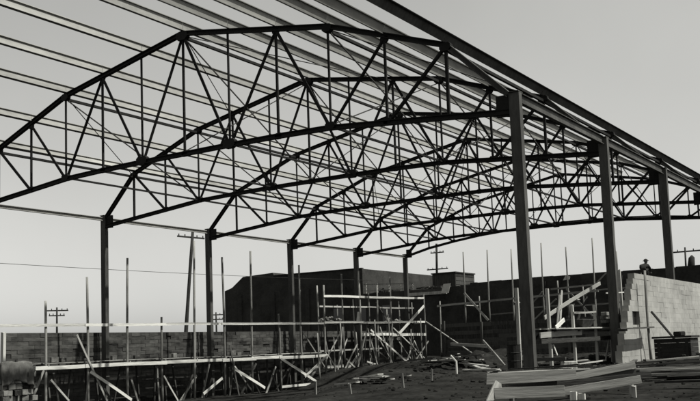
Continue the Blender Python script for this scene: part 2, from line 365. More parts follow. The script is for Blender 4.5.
chain('ledger_board', 1.62, [41.8, 47.4, 53.9], lambda y: 2.48, 0.28, 0.05, sc)
chain('ledger_board', 1.62, [2.2, 7.9, 14.9, 21.5, 25.1, 28.7, 35.3], lambda y: 0.72-0.03*ss(0, 20, y), 0.24, 0.05, sc)
for k, (a, b) in enumerate(((1.0, 9.2), (9.0, 15.4), (14.6, 20.6), (20.3, 27.2), (27.0, 35.3))):
    for r in range(3):
        x = 0.35+0.36*r
        stick('walkway_plank', (x, a+random.uniform(-.3, .2), 0.93+0.03*(k % 2)), (x, b+random.uniform(-.2, .3), 0.93+0.03*(k % 2)), rect(0.33, 0.05), 'oldwood' if r < 2 else 'wood', sc)
for y in (4.6, 7.9, 11.5, 14.95, 18.3, 21.57, 25.1, 28.77, 31.85, 35.3):
    stick('putlog', (-0.7, y+0.12, 0.82), (1.66, y+0.12, 0.82), rect(0.08, 0.15), 'wood', sc)
for a in ((35.5, -0.35, 38.1, -0.35, 0.26), (28.7, -1.79, 35.3, -1.78, 0.2), (42.8, -0.5, 49.1, -0.55, 0.24)): brd('low_board', 1.66, a[0], a[1], a[2], a[3], a[4], 0.05, 'board', sc)
BR = [(6.89, 2.72, 9.4, -1.71, .14, 'wood'), (7.96, 0.28, 11.56, -1.78, .2, 'board'), (4.72, -0.09, 6.13, -1.5, .13, 'wood'), (14.77, -0.27, 16.16, -2.14, .12, 'wood'), (21.04, -0.7, 18.85, -1.8, .2, 'board'),
      (21.95, 1.83, 23.0, -2.59, .14, 'oldwood'), (22.37, 0.02, 26.32, -1.75, .22, 'board'), (28.57, 0.56, 35.78, -2.6, .22, 'board'), (35.21, 0.64, 31.76, -1.09, .2, 'board'), (36.0, -2.6, 40.7, 0.69, .2, 'wood'),
      (38.44, 0.28, 41.94, -1.91, .16, 'board'), (42.83, 2.96, 50.72, -0.9, .18, 'board'), (53.89, 5.5, 48.14, 2.44, .28, 'board'), (47.21, 3.15, 54.22, -0.48, .12, 'wood'), (50.69, 1.08, 49.31, -0.53, .2, 'board'), (35.53, 0.72, 36.9, -0.59, .12, 'wood'), (43.07, 1.31, 48.24, -1.1, .13, 'oldwood')]
for k, (a, b, c, d, w_, m) in enumerate(BR): brd('brace', 1.74+0.055*(k % 3), a, b, c, d, w_, 0.045, m, sc)
for y in [2.5+1.55*i for i in range(22)]:
    yy = y+random.uniform(-.5, .5); zb = ground_z(0.1, yy)-0.2
    stick('back_post', (0.15+random.uniform(-.3, .3), yy, zb), (0.15+random.uniform(-.2, .2), yy+random.uniform(-.5, .5), 0.88), rect(0.12, 0.1), 'oldwood', sc)
for y in (12.5, 17.2, 19.6, 24.2, 27.5, 30.2, 33.4, 39.5, 45.5, 49.5):
    brd('shoring_board', 0.9, y, ground_z(1, y)-0.1, y+random.uniform(-2.2, 2.2), random.uniform(-0.6, 0.6), 0.16, 0.05, random.choice(['oldwood', 'wood']), sc)
for a, b in ((35.8, 42.0), (41.7, 47.8), (47.4, 54.0)):
    for r in range(3):
        x = 0.45+0.36*r; stick('walkway_plank', (x, a+random.uniform(-.3, .2), 3.55+0.01*r), (x, b, 3.65+0.01*r), rect(0.33, 0.05), 'oldwood', sc)
for i in range(16):
    y = random.uniform(30, 53); x = random.choice([0.75, 1.1, 2.0, 2.1]); z0 = ground_z(x, y)-0.1; h = random.uniform(1.5, 4.2)
    brd('inner_brace', x, y, z0, y+random.uniform(-3.2, 3.2), z0+h, random.uniform(.08, .15), .045, random.choice(['wood', 'oldwood', 'polewood', 'polewood']), sc)
for i, y in enumerate((33.8, 37.3, 40.1, 43.4, 46.1, 50.4, 52.6)):
    pole('pole', (2.0, y, ground_z(2.0, y)-0.2), (1.95, y+random.uniform(-.2, .2), random.uniform(2.2, 4.6)), 0.07, 'polewood', sc, 0.85)
for i in range(12):
    y = 3.5+i*2.35+random.uniform(-.6, .6); brd('shoring_board', random.uniform(.6, 1.3), y, ground_z(1, y)-0.1, y+random.uniform(-1.8, 1.8), random.uniform(-0.9, 0.7), 0.14, 0.05, random.choice(['oldwood', 'oldwood', 'polewood']), sc)
def heap(label, x, y, z, n, rx, ry, rz, m):
    t = thing('stone_heap', label, 'stone heap', (x, y, z))
    for i in range(n):
        bm = bmesh.new(); bmesh.ops.create_icosphere(bm, subdivisions=1, radius=random.uniform(.14, .26))
        for v in bm.verts: v.co *= random.uniform(.8, 1.2); v.co.z *= 0.7
        o = obj('stone', bm, m, t); u, v = random.uniform(-1, 1), random.uniform(-1, 1)
        o.location = (rx*u, ry*v, 0.12+rz*max(0, 1-v*v)*random.random())
heap('heap of rough stones on the upper scaffold stage before the warehouse', 0.7, 37.5, 3.62, 34, .35, 1.9, .5, 'tile')
heap('smaller heap of rough stones at the far end of the upper scaffold stage', 0.7, 49.0, 3.66, 24, .35, 1.3, .4, 'tile')
o = stick('white_sack', (0.8, 42.3, 3.66), (0.75, 42.5, 4.75), [(-.2, -.12), (.2, -.14), (.26, .1), (-.22, .14)], 'sheet', None, taper=.6); tag(o, 'narrow white sack standing on the upper scaffold stage', 'sack')
for y in (33.2, 36.2, 39.4, 42.2, 45.0, 48.2, 51.0, 53.6):
    pole('pole', (0.4, y, ground_z(0.4, y)-0.2), (0.4+random.uniform(-.1, .1), y+random.uniform(-.2, .2), random.uniform(5.0, 7.4)), 0.08, 'polewood', sc, 0.85)
for a in ((36.2, 5.2, 45.2, 5.3), (44.6, 5.3, 53.8, 5.35), (36.0, 1.1, 47.0, 1.15)): brd('inner_ledger', 0.5, a[0], a[1], a[2], a[3], 0.14, 0.05, 'wood', sc)
for a in ((36.5, 0.2, 39.5, 3.2), (44.5, 3.5, 41.6, 0.2), (48.3, 0.1, 45.0, 3.4), (33.0, 2.9, 36.3, -0.4), (51.0, 3.5, 53.6, 0.3), (46.0, 5.8, 48.2, 3.8), (29.0, -2.0, 32.0, 0.6), (26.0, -2.1, 23.4, 0.5), (40.2, 2.2, 38.4, -0.4)): brd('inner_brace', 0.56+0.3*random.random(), a[0], a[1], a[2], a[3], 0.12, 0.045, random.choice(['wood', 'oldwood', 'wood']), sc)
# blocks and tools left on the walkway
k = 0
for (y, l, h, lab) in ((5.9, 0.5, 0.35, None), (6.6, 0.45, 0.3, None), (11.0, 0.6, 0.32, None), (13.1, 0.5, 0.3, None), (16.9, 0.45, 0.34, None), (23.6, 0.5, 0.4, None), (24.3, 0.5, 0.25, None)):
    bm = bmesh.new(); box(bm, -0.11, 0.11, -l/2, l/2, 0, h)
    for s in (-0.22, 0.22): pass
    bmesh.ops.bevel(bm, geom=[e for e in bm.edges], offset=0.02, segments=1, affect='EDGES')
    o = obj('loose_block', bm, 'tile'); o.location = (0.72, y, 0.985); o.rotation_euler.z = random.uniform(-.3, .3)
    tag(o, 'loose masonry block on the walkway planks, %s' % ['next to the second scaffold pole', 'paired with another near the second pole', 'close to the third scaffold pole', 'between third and fourth scaffold poles', 'brightest one between fourth and fifth poles', 'tallest, between sixth and seventh poles', 'flattest, just before the seventh pole'][k], 'block', 'loose blocks on the scaffold walkway'); k += 1
lp = pole('long_raking_pole', (1.7, 54.3, 3.8), (15.0, 39.5, ground_z(15, 39.5)-0.05), 0.07, 'wood', None); tag(lp, 'long pale pole raking down from the scaffold end to the ground', 'pole')

# ------------------------------------------------------------------ tarpaulin over a stack of tiles
st = thing('tile_stack', 'stack of pale hollow tiles half covered by canvas', 'tile stack', (4.2, 1.2, -2.2))
th = block(0.42, 0.32, 0.36, 'tile', 'tile')
for r in range(9):
    for c in range(5):
        for d in range(2):
            o = obj('tile', th, None, st); o.location = (-0.2-0.42*d+random.uniform(-.16, .08), -1.95+0.47*c+random.uniform(-.06, .06)+0.14*(r % 2), 0.345*r); o.rotation_euler = (random.uniform(-.05, .05), random.uniform(-.05, .05), random.uniform(-.3, .3))
bm = bmesh.new(); N = 44; gridv = []
for i in range(N+1):
    for j in range(N+1):
        u, v = -1.05+1.75*i/N, -2.3+2.7*j/N
        z = 3.24+0.12*math.sin(u*2.1+0.5)+0.16*noise.noise(V((u*1.3, v*1.3, 2)))
        ex = max(0, u-0.2); ey = max(0, v-0.12); ez = max(0, -1.98-v)
        fold = (0.06*math.sin(v*11+2*noise.noise(V((u, v*2, 0))))+0.08*noise.noise(V((u*3, v*5, 6))))*min(1, ex*4)
        X = min(u, 0.2)+0.35*min(ex, 0.2)+fold; Y = min(max(v, -1.98), 0.12)+0.35*min(ey, .2)-0.3*min(ez, .2)+0.05*math.sin(u*8)*min(1, ey*4)
        z += 0.07*noise.noise(V((u*3.5, v*3.5, 9)))+0.035*noise.noise(V((u*9, v*7, 4)))
        z -= 1.0*ex*(2.5+0.35*math.sin(v*3.1+1)+0.3*noise.noise(V((v*4, 1, 1))))+2.2*ey+2.4*ez
        gridv.append(bm.verts.new((X, Y, z)))
for i in range(N):
    for j in range(N):
        a = i*(N+1)+j; bm.faces.new((gridv[a], gridv[a+1], gridv[a+N+2], gridv[a+N+1]))
o = obj('canvas_cover', bm, 'canvas', None, True); o.location = st.location; md = o.modifiers.new('thick', 'SOLIDIFY'); md.thickness = 0.02
tag(o, 'grey canvas cover draped over the stack of pale hollow tiles', 'tarpaulin')

# ------------------------------------------------------------------ high end wall and its scaffold
ew = thing('end_wall', 'high dark brick end wall beyond the last truss with uneven top', 'wall', (5.8, 57, 0))
bm = bmesh.new(); xs = [0]; 
while xs[-1] < 36: xs.append(xs[-1]+random.uniform(0.7, 2.2))
box(bm, 0, 36.5, 0, 0.45, -0.6, 7.6); obj('brickwork', bm, 'brick2', ew)
for a, b in zip(xs, xs[1:]):
    bm = bmesh.new(); box(bm, a, b-0.01, 0.002, 0.448, 7.6, 7.78+random.choice([0, .04, .08, .08, .16])+0.05*random.random()); obj('top_course', bm, 'brick2', ew)
for px in (8.0, 16, 24, 32):
    bm = bmesh.new(); box(bm, px, px+0.6, -0.14, -0.002, 2.6, 7.4); obj('pilaster', bm, 'brick2', ew)
rt_ = thing('added_dark_wall', 'dark timber wall added to shade the bank below the high end wall scaffold', 'wall', (5.2, 51.0, -1.0))  # added wall: gives the sunlit earth bank a dark, unlit front
for r in range(11):
    x = -1.5*random.random()*0
    while x < 31.2:
        l = min(random.uniform(5, 8), 31.3-x); bm = bmesh.new(); box(bm, x+0.01, x+l-0.01, random.uniform(-.03, 0), 0.12, 0.4*r, 0.4*r+0.38); obj('added_wall_board', bm, 'oldwood', rt_); x += l
for x in (0.3, 4.5, 9, 13.5, 18, 22.5, 27, 31): bm = bmesh.new(); box(bm, x, x+0.22, -0.25, -0.035, 0, 4.3+random.random()*0.4); obj('added_wall_post', bm, 'oldwood', rt_)
fs_ = thing('pole_scaffold', 'slender pole scaffold standing against the high dark end wall', 'scaffold', (6.6, 54, 3.3))
for (x, zt) in ((6.62, 10.91), (9.38, 10.88), (12.05, 10.74), (15.3, 11.05), (17.83, 10.42), (20.55, 11.06)):
    zb = ground_z(x, 54)-0.2; pole('pole', (x-0.05, 54, zb), (x+0.03, 54, zt), 0.085, 'polewood', fs_, 0.8, 0.06)
pole('pole', (3.52, 54, ground_z(3.5, 54)-0.2), (3.64, 54, 5.9), 0.08, 'wood', fs_)
def brdx(name, y, x0, z0, x1, z1, w_, t_, m, par):
    return stick(name, (x0, y, z0), (x1, y, z1), rect(t_, w_), m, par)
for a, b in ((3.3, 9.5), (9.2, 15.4), (15.1, 20.9)): brdx('ledger_board', 53.9-0.05*(a > 9), a, 5.41+0.48*(a-3.5)/17, b, 5.41+0.48*(b-3.5)/17, 0.2, 0.05, 'wood', fs_)
brdx('ledger_board', 53.88, 16.1, 6.35, 20.7, 6.5, 0.16, 0.05, 'wood', fs_); brdx('brace', 53.85, 6.6, 6.59, 9.2, 3.6, 0.22, 0.05, 'wood', fs_)
for (x, zt) in ((8.0, 6.2), (13.6, 6.8), (16.6, 7.2), (19.2, 6.6), (22.6, 9.6), (24.9, 7.4), (27.4, 9.0)):
    pole('pole', (x, 54.6, 3.0), (x+random.uniform(-.15, .15), 54.6, zt), 0.075, 'polewood', fs_, 0.85)
for a in ((12.0, 4.6, 18.2, 4.75), (17.4, 4.6, 23.0, 4.7), (20.2, 6.0, 27.8, 6.1), (9.0, 4.2, 13.9, 4.3)): brdx('ledger_board', 54.5, a[0], a[1], a[2], a[3], 0.15, 0.05, 'polewood', fs_)
for a in ((12.2, 3.5, 15.0, 6.2), (20.0, 3.5, 17.5, 6.3), (22.5, 8.4, 19.4, 5.6), (13.9, 3.4, 16.4, 5.4), (24.8, 3.5, 22.4, 6.0)): brdx('brace', 54.42, a[0], a[1], a[2], a[3], 0.14, 0.05, 'polewood', fs_)
for x in (6.62, 12.05, 17.83): bm = bmesh.new(); sweep(bm, V((x+0.12, 53.8, 5.3))-V(fs_.location), V((x+0.12, 57.0, 5.3))-V(fs_.location), rect(0.1, 0.1)); obj('putlog', bm, 'wood', fs_)

# ------------------------------------------------------------------ buildings beyond
def extr(name, poly, y0, y1, m, par):
    bm = bmesh.new(); a = [bm.verts.new((x, y0, z)) for x, z in poly]; b = [bm.verts.new((x, y1, z)) for x, z in poly]; n = len(poly)
    bm.faces.new(a); bm.faces.new(b[::-1])
    for i in range(n): bm.faces.new((a[i], b[i], b[(i+1) % n], a[(i+1) % n]))
    return obj(name, bm, m, par)
wh = thing('warehouse', 'dark windowless brick warehouse with sloping shoulder behind the scaffolded wall', 'building', (-40.2, 70, 0))
extr('wall', [(0, -0.5), (24, -0.5), (24, 11.75), (9.2, 11.88), (9.0, 12.35), (3.5, 12.15), (1.4, 10.7), (0, 10.3)], 0, 24, 'brick', wh)
bm = bmesh.new(); sweep(bm, V((9.1, 0.1, 11.93)), V((24, 0.1, 11.83)), rect(0.5, 0.12)); obj('coping', bm, 'brick', wh)
for x in (2.6, 8.6, 14.6, 20.6): bm = bmesh.new(); box(bm, x, x+0.7, -0.2, -0.003, 0, 9.6); obj('pilaster', bm, 'brick', wh)
lb = thing('low_building', 'low dark flat-roofed building between warehouse and high end wall', 'building', (-16, 60.5, 0))
bm = bmesh.new(); box(bm, 0, 21.6, 0, 14, -0.5, 7.45); obj('wall', bm, 'brick', lb)
bm = bmesh.new(); box(bm, 12.2, 17.2, -0.25, -0.003, 7.05, 7.4); obj('pale_fascia', bm, 'board', lb)
bm = bmesh.new(); box(bm, 0, 21.6, 0.0, 0.4, 7.452, 7.75); obj('parapet', bm, 'brick', lb)
for x in (1.5, 5, 8.5): bm = bmesh.new(); box(bm, x, x+1.2, -0.05, -0.002, 4.2, 6.2); obj('window', bm, 'glass', lb)
rail = thing('roof_railing', 'weathered timber railing along the low flat roof', 'railing', (-10, 61, 7.75))
for x in (0, 1.6, 3.2, 4.8, 6.4): bm = bmesh.new(); box(bm, x-0.05, x+0.05, -0.05, 0.05, 0, 1.25-0.12*x/2); obj('post', bm, 'wood', rail)
for z in (0.35, 0.75, 1.15): bm = bmesh.new(); sweep(bm, V((-0.3, -0.08, z)), V((6.6, -0.08, z-0.35*z/1.15)), rect(0.04, 0.12)); obj('rail', bm, 'wood', rail)
lum = thing('roof_lumber', 'heap of dark timbers and rubble along the low roof edge', 'lumber heap', (-5, 61.5, 7.75))
for k in range(26):
    x = random.uniform(-5, 8); a = random.uniform(-.4, .4); l = random.uniform(0.6, 2.2); bm = bmesh.new(); z = 0.08+0.22*random.random()
    sweep(bm, V((x, random.uniform(0, 1.2), z)), V((x+l*math.cos(a), random.uniform(0, 1.2), z+0.4*random.random()*(l < 1.2))), rect(0.2, 0.14)); obj('timber', bm, 'oldwood', lum)
o = extr('loose_sheet', [(0, 0), (0.95, -0.05), (1.25, 1.05), (0.35, 1.0)], 0, 0.04, 'sheet', None); o.location = (0.6, 60.1, 7.15); tag(o, 'pale loose sheet hanging at the low roof corner', 'sheet')
o = extr('paper_scrap', [(0, 0), (0.7, .05), (.75, .35), (.3, .5)], 0, 0.03, 'sheet', None); o.location = (16.3, 56.9, 7.35); tag(o, 'small pale scrap of sheeting caught on the high dark end wall', 'sheet')
sh = thing('roof_shed', 'small dark box shed with lighter side on the low roof', 'shed', (-3.6, 66, 7.45))
bm = bmesh.new(); box(bm, 0, 3.1, 0, 5.2, 0, 2.4); obj('wall', bm, 'oldwood', sh)
bm = bmesh.new(); box(bm, -0.12, 3.22, -0.12, 5.32, 2.402, 2.54); obj('roof', bm, 'brick', sh)
for z in (0.5, 1.0, 1.5, 2.0): bm = bmesh.new(); box(bm, 3.102, 3.13, 0.1, 5.1, z, z+0.44); obj('siding_board', bm, 'oldwood', sh)

# ------------------------------------------------------------------ utility poles and wire
def upole(label, base, top, arms, r=0.17, gname=None):
    t = thing('utility_pole', label, 'utility pole', base, gname)
    pole('shaft', base, top, r, 'tarwood', t, 0.65, 0.02); b, tp = V(base), V(top)
    for (h, l, dx, dy) in arms:
        c = b.lerp(tp, h); d = V((dx, dy, 0)).normalized()*l/2
        n_ = V((-dy, dx, 0)).normalized()*0.18
        bm = bmesh.new(); sweep(bm, c-d+n_-b, c+d+n_-b, rect(0.12, 0.14)); arm = obj('crossarm', bm, 'tarwood', t)
        for s in (-0.9, -0.45, 0.45, 0.9):
            bm = bmesh.new(); e = c+n_+d*s-b; sweep(bm, e+V((0, 0, 0.07)), e+V((0, 0, 0.24)), ngon(0.05, 6)); obj('insulator', bm, 'tarwood', arm)
    return t
upole('dark leaning utility pole with one crossarm just outside the stained block wall', (-8, 27.1, 0), (-8, 28.6, 12.4), [(0.955, 3.2, 0.1, 1)], 0.2)
upole('utility pole with two crossarms behind the low flat-roofed building', (-8.6, 76, 0), (-8.1, 76, 14.8), [(0.92, 1.9, 1, 0.1), (0.77, 3.0, 1, 0.1)], 0.22)
upole('small far utility pole seen over the stained block wall, alone in open sky', (-38.8, 38.5, 0), (-38.8, 38.5, 7.3), [(0.95, 2.6, 0.6, 0.8), (0.87, 1.8, 0.6, 0.8)], 0.16)
upole('small far utility pole beside the warehouse corner', (-36.6, 63.9, 0), (-36.6, 63.9, 6.95), [(0.95, 2.4, 0.8, 0.6), (0.86, 2.0, 0.8, 0.6)], 0.16)
u5 = upole('utility pole with transformer bundle rising behind the high dark end wall', (27.1, 62, 0), (27.3, 62, 10.1), [(0.96, 3.4, 1, 0.05)], 0.13)
bm = bmesh.new(); rings = []
for z, r in ((6.6, 0.3), (7.3, 0.34), (8.3, 0.36), (9.0, 0.3), (9.25, 0.06)): rings.append([bm.verts.new((0.55+r*math.cos(.785*i)+0.12*(z-7), r*math.sin(.785*i)-0.1, z)) for i in range(8)])
for a, b in zip(rings, rings[1:]):
    for i in range(8): bm.faces.new((a[i], a[(i+1) % 8], b[(i+1) % 8], b[i]))
bm.faces.new(rings[0]); bm.faces.new(rings[-1]); obj('transformer', bm, 'tarwood', u5, True)
bm = bmesh.new(); pts = []
for k in range(31):
    t = k/30; p = V((-9, -30, 8.6)).lerp(V((-9, 60.6, 9.3)), t); p.z -= 0.5*4*t*(1-t); pts.append(p)
for a, b in zip(pts, pts[1:]): sweep(bm, a, b, ngon(0.02, 5))
tag(obj('overhead_wire', bm, 'tarwood'), 'thin overhead wire slung above the stained block wall', 'wire')

# ------------------------------------------------------------------ pale block wall outside the other column row
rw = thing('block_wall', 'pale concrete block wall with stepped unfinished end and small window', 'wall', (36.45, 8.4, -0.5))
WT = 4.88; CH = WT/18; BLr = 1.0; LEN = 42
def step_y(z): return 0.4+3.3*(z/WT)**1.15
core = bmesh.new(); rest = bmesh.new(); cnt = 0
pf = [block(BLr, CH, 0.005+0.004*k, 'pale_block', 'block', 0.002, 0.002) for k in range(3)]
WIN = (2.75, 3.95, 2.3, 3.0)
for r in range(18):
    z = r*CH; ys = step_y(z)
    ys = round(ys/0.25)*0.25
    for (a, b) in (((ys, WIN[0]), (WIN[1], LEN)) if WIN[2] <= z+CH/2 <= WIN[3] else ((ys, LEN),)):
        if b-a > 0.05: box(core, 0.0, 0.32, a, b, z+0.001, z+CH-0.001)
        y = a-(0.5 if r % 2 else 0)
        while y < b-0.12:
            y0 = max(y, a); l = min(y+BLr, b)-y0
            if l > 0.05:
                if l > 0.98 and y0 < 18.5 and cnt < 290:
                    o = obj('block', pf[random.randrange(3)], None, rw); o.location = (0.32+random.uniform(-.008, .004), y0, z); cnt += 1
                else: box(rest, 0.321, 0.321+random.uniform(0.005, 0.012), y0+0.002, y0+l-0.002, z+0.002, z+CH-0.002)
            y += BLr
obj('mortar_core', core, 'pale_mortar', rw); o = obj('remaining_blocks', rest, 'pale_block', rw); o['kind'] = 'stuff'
wn = bmesh.new(); box(wn, 0.12, 0.16, WIN[0], WIN[1], WIN[2]-0.05, WIN[3]+0.05); wo = obj('window', wn, 'glass', rw)
bm = bmesh.new(); box(bm, 0.2, 0.26, WIN[0], WIN[1], WIN[2]-0.1, WIN[2]+0.02); obj('sill', bm, 'pale_block', wo)
# ------------------------------------------------------------------ outer plank stage on the pale wall
og = thing('plank_stage', 'single plank stage on posts against the pale block wall', 'scaffold', (37.2, 12, 0))
pole('post', (37.25, 12.2, -0.3), (37.2, 12.3, 4.5), 0.07, 'wood', og)
stick('plank', (37.25, 7.2, 1.62), (37.25, 12.6, 1.68), rect(0.3, 0.07), 'oldwood', og)
stick('raker', (37.35, 12.4, 2.45), (38.3, 14.0, 0.6), rect(0.07, 0.09), 'oldwood', og)
stick('bearer', (36.85, 8.0, 1.55), (37.45, 8.0, 1.55), rect(0.08, 0.1), 'oldwood', og)
# ------------------------------------------------------------------ bricklayers' platform inside the pale wall row
ns = thing('trestle_platform', 'timber work platform on posts between the first two columns of the pale wall row', 'platform', (35, 4, 0))
def nb(name, x, a, w_, t_, m='board'):
    return brd(name, x, a[0], a[1], a[2], a[3], w_, t_, m, ns)
for a, w_ in (((4.53, 3.46, 4.49, -0.1), .13), ((7.51, 2.81, 7.47, -0.1), .12), ((10.57, 2.87, 10.56, -0.1), .12), ((12.9, 1.6, 12.9, -0.1), .12), ((14.9, 4.83, 14.95, -0.1), .13)):
    stick('post', (35.1, a[0], a[3]), (35.1, a[2], a[1]), rect(w_, w_), 'wood', ns)
for r in range(3): stick('deck_plank', (34.62+0.34*r, 4.2+0.1*r, 1.70), (34.62+0.34*r, 14.8-0.2*r, 1.78), rect(0.31, 0.05), 'wood', ns)
nb('side_board', 35.22, (3.1, 1.42, 8.2, 1.52), .24, .05, 'greyplank'); nb('beam', 35.27, (3.0, 1.17, 15.0, 1.29), .2, .09, 'oldwood')
nb('mid_rail', 35.2, (7.4, 2.44, 10.6, 2.53), .09, .04, 'wood')
nb('under_brace', 35.2, (12.2, 1.15, 11.5, 0.1), .1, .05, 'wood'); nb('under_brace', 35.2, (4.6, 1.0, 5.0, 0.55), .09, .04)
for y in (4.6, 7.6, 10.7, 13.0): stick('bearer', (34.4, y+0.12, 1.62), (35.35, y+0.12, 1.62), rect(0.08, 0.1), 'oldwood', ns)
def loose(name, p, q, sec, m, label, cat='board', group=None): return tag(stick(name, p, q, sec, m), label, cat, group)
loose('leaning_plank', (34.75, 4.9, 2.2), (35.0, 12.0, 4.0), rect(0.05, 0.17), 'greyplank', 'long plank slanting up above the timber work platform')
loose('leaning_board', (34.9, 6.55, 3.25), (34.9, 5.95, 1.74), rect(0.05, 0.1), 'wood', 'short narrow board leaning upright on the work platform')
loose('leaning_board', (34.7, 7.37, 3.5), (34.85, 6.45, 1.74), rect(0.05, 0.13), 'wood', 'taller crooked board leaning on the work platform')
loose('bright_board', (35.05, 6.5, 2.12), (35.0, 5.55, 1.75), rect(0.05, 0.18), 'board', 'bright short board end lying tilted on the work platform')
loose('pale_rod', (35.3, 11.9, 3.48), (35.9, 16.4, 3.68), rect(0.05, 0.06), 'board', 'thin pale batten nailed across the second column of the pale wall row', 'batten')
loose('tall_post', (35.0, 1.3, -0.15), (34.95, 1.5, 3.4), rect(0.13, 0.11), 'wood', 'pale upright timber post close beside the first column of the pale wall row', 'post')
for k_, (a, b, lab) in enumerate((((34.5, 2.0, .1), (34.3, 5.2, 1.5), 'dark board leaning against the platform end'), ((34.4, 9.6, 1.8), (34.5, 11.4, 3.3), 'dark board propped behind the mortar trough'), ((33.6, 1.2, 1.05), (30.2, 4.6, 1.2), 'grey rail running off past the oil drum'), ((33.5, 3.2, .15), (31.0, 6.4, 1.3), 'grey pole propped over the plank pile'))):
    loose('propped_board', a, b, rect(0.05, 0.13), 'oldwood' if k_ < 2 else 'polewood', lab)
ts = thing('tile_stack', 'small stack of hollow tiles on the work platform beside the second column', 'tile stack', (35.0, 12.2, 1.79))
tb = block(0.4, 0.19, 0.3, 'tile', 'tile')
for r in range(4):
    for c in range(3): o = obj('tile', tb, None, ts); o.location = (-0.15+random.uniform(-.03, .03), 0.42*c+random.uniform(-.02, .02), 0.19*r)
mb = thing('mortar_box', 'dark mortar trough standing on the work platform', 'mortar box', (34.9, 9.0, 1.77))
bm = bmesh.new(); a = [bm.verts.new(p) for p in ((-.3, -.55, 0), (.3, -.55, 0), (.3, .55, 0), (-.3, .55, 0))]; b = [bm.verts.new(p) for p in ((-.45, -.85, .36), (.45, -.85, .36), (.45, .85, .36), (-.45, .85, .36))]
bm.faces.new(a[::-1])
for i in range(4): bm.faces.new((a[i], a[(i+1) % 4], b[(i+1) % 4], b[i]))
o = obj('trough', bm, 'oldwood', mb); o.modifiers.new('t', 'SOLIDIFY').thickness = 0.03
bm = bmesh.new(); box(bm, -.36, .36, -.7, .7, .2, .22); obj('mortar', bm, 'pale_mortar', mb)
# ------------------------------------------------------------------ plank barricade in the foreground
fb = thing('plank_barricade', 'low barricade of pale wide planks on short posts', 'barricade', (43, -16, -0.2))
def pl(a, b, w_, m='board', t_=0.05, nm='plank'): return stick(nm, a, b, rect(t_, w_), m, fb)
pl((41.76, -16.23, .38), (43.36, -15.18, .41), 0.23, 'greyplank'); pl((43.30, -15.16, .36), (44.42, -14.45, .57), 0.15, 'greyplank'); pl((42.75, -15.5, .27), (44.4, -14.4, .40), 0.16, 'oldwood')
pl((42.1, -16.0, .20), (43.7, -14.9, .24), 0.1, 'oldwood'); pl((43.2, -15.9, .26), (44.9, -15.0, .38), 0.1, 'oldwood'); pl((42.30, -17.02, .12), (43.5, -16.27, .12), 0.22, 'greyplank'); pl((43.4, -16.25, .10), (44.8, -15.4, .30), 0.16, 'greyplank')
for p in ((41.95, -16.02), (43.1, -15.28), (44.3, -14.42), (42.55, -16.75), (43.55, -16.1), (44.65, -15.4)):
    gz = ground_z(*p); stick('post', (p[0]-0.03, p[1]+0.06, gz-0.15), (p[0]-0.03, p[1]+0.06, 0.36 if p[1] > -16.03 and p[0] < 44.4 else 0.16), rect(0.09, 0.07), 'wood', fb)
stick('raker', (42.15, -16.5, .33), (41.95, -16.75, -.25), rect(0.05, 0.14), 'board', fb)
for p, h in (((43.75, -16.45), .15), ((43.9, -16.4), .12)): 
    gz = ground_z(*p); o = stick('stub_post', (*p, gz-0.15), (*p, gz+h), rect(0.13, 0.06), 'board'); tag(o, 'short pale stub post under the low plank barricade', 'stake', 'pale stub posts by the barricade')
o = bmesh.new(); box(o, -0.3, 0.3, -0.2, 0.2, 0, 0.36); bmesh.ops.bevel(o, geom=[e for e in o.edges], offset=0.015, segments=1, affect='EDGES')
o = obj('wooden_box', o, 'board'); o.location = (36.6, 2.6, ground_z(36.6, 2.6)-0.02); o.rotation_euler.z = 0.5; tag(o, 'pale wooden box on the ground below the work platform', 'box')
dk = thing('sawhorse', 'low dark sawhorse on the ground beside the first column', 'sawhorse', (36.0, 2.1, 0))
stick('top_beam', (35.2, 2.1, 0.42), (36.6, 2.3, 0.42), rect(0.1, 0.14), 'oldwood', dk)
for x, y in ((35.35, 2.12), (36.45, 2.28)):
    for s in (-1, 1): stick('leg', (x, y, 0.36), (x, y+0.28*s, ground_z(x, y)-0.03), rect(0.08, 0.06), 'oldwood', dk)
ob = thing('oil_drum', 'dark upright oil drum to one side of the first column', 'drum', (34.9, 1.0, ground_z(34.9, 1.0)-0.02))
bm = bmesh.new(); prof = [(0, 0), (.28, 0), (.29, .03), (.28, .06), (.28, .35), (.295, .37), (.28, .39), (.28, .68), (.295, .7), (.28, .72), (.28, 1.0), (.29, 1.03), (.26, 1.03), (.26, 1.0), (0, 1.0)]
rg = [[bm.verts.new((r*math.cos(i*.3927), r*math.sin(i*.3927), z)) for i in range(16)] if r else [bm.verts.new((0, 0, z))] for r, z in prof]
for a, b in zip(rg, rg[1:]):
    for i in range(16):
        j = (i+1) % 16
        if len(a) == 1: bm.faces.new((a[0], b[i], b[j]))
        elif len(b) == 1: bm.faces.new((a[i], a[j], b[0]))
        else: bm.faces.new((a[i], a[j], b[j], b[i]))
obj('body', bm, 'truss', ob)
bs = thing('bent_stake', 'pale bent stake sticking out of the ground short of the first column', 'stake', (33.4, -1.2, 0))
gz = ground_z(33.4, -1.2); stick('shaft', (33.4, -1.2, gz-0.2), (33.37, -1.15, 0.5), ngon(0.045, 6), 'board', bs); stick('bent_tip', (33.37, -1.15, 0.49), (33.05, -0.95, 0.72), ngon(0.04, 6), 'board', bs)
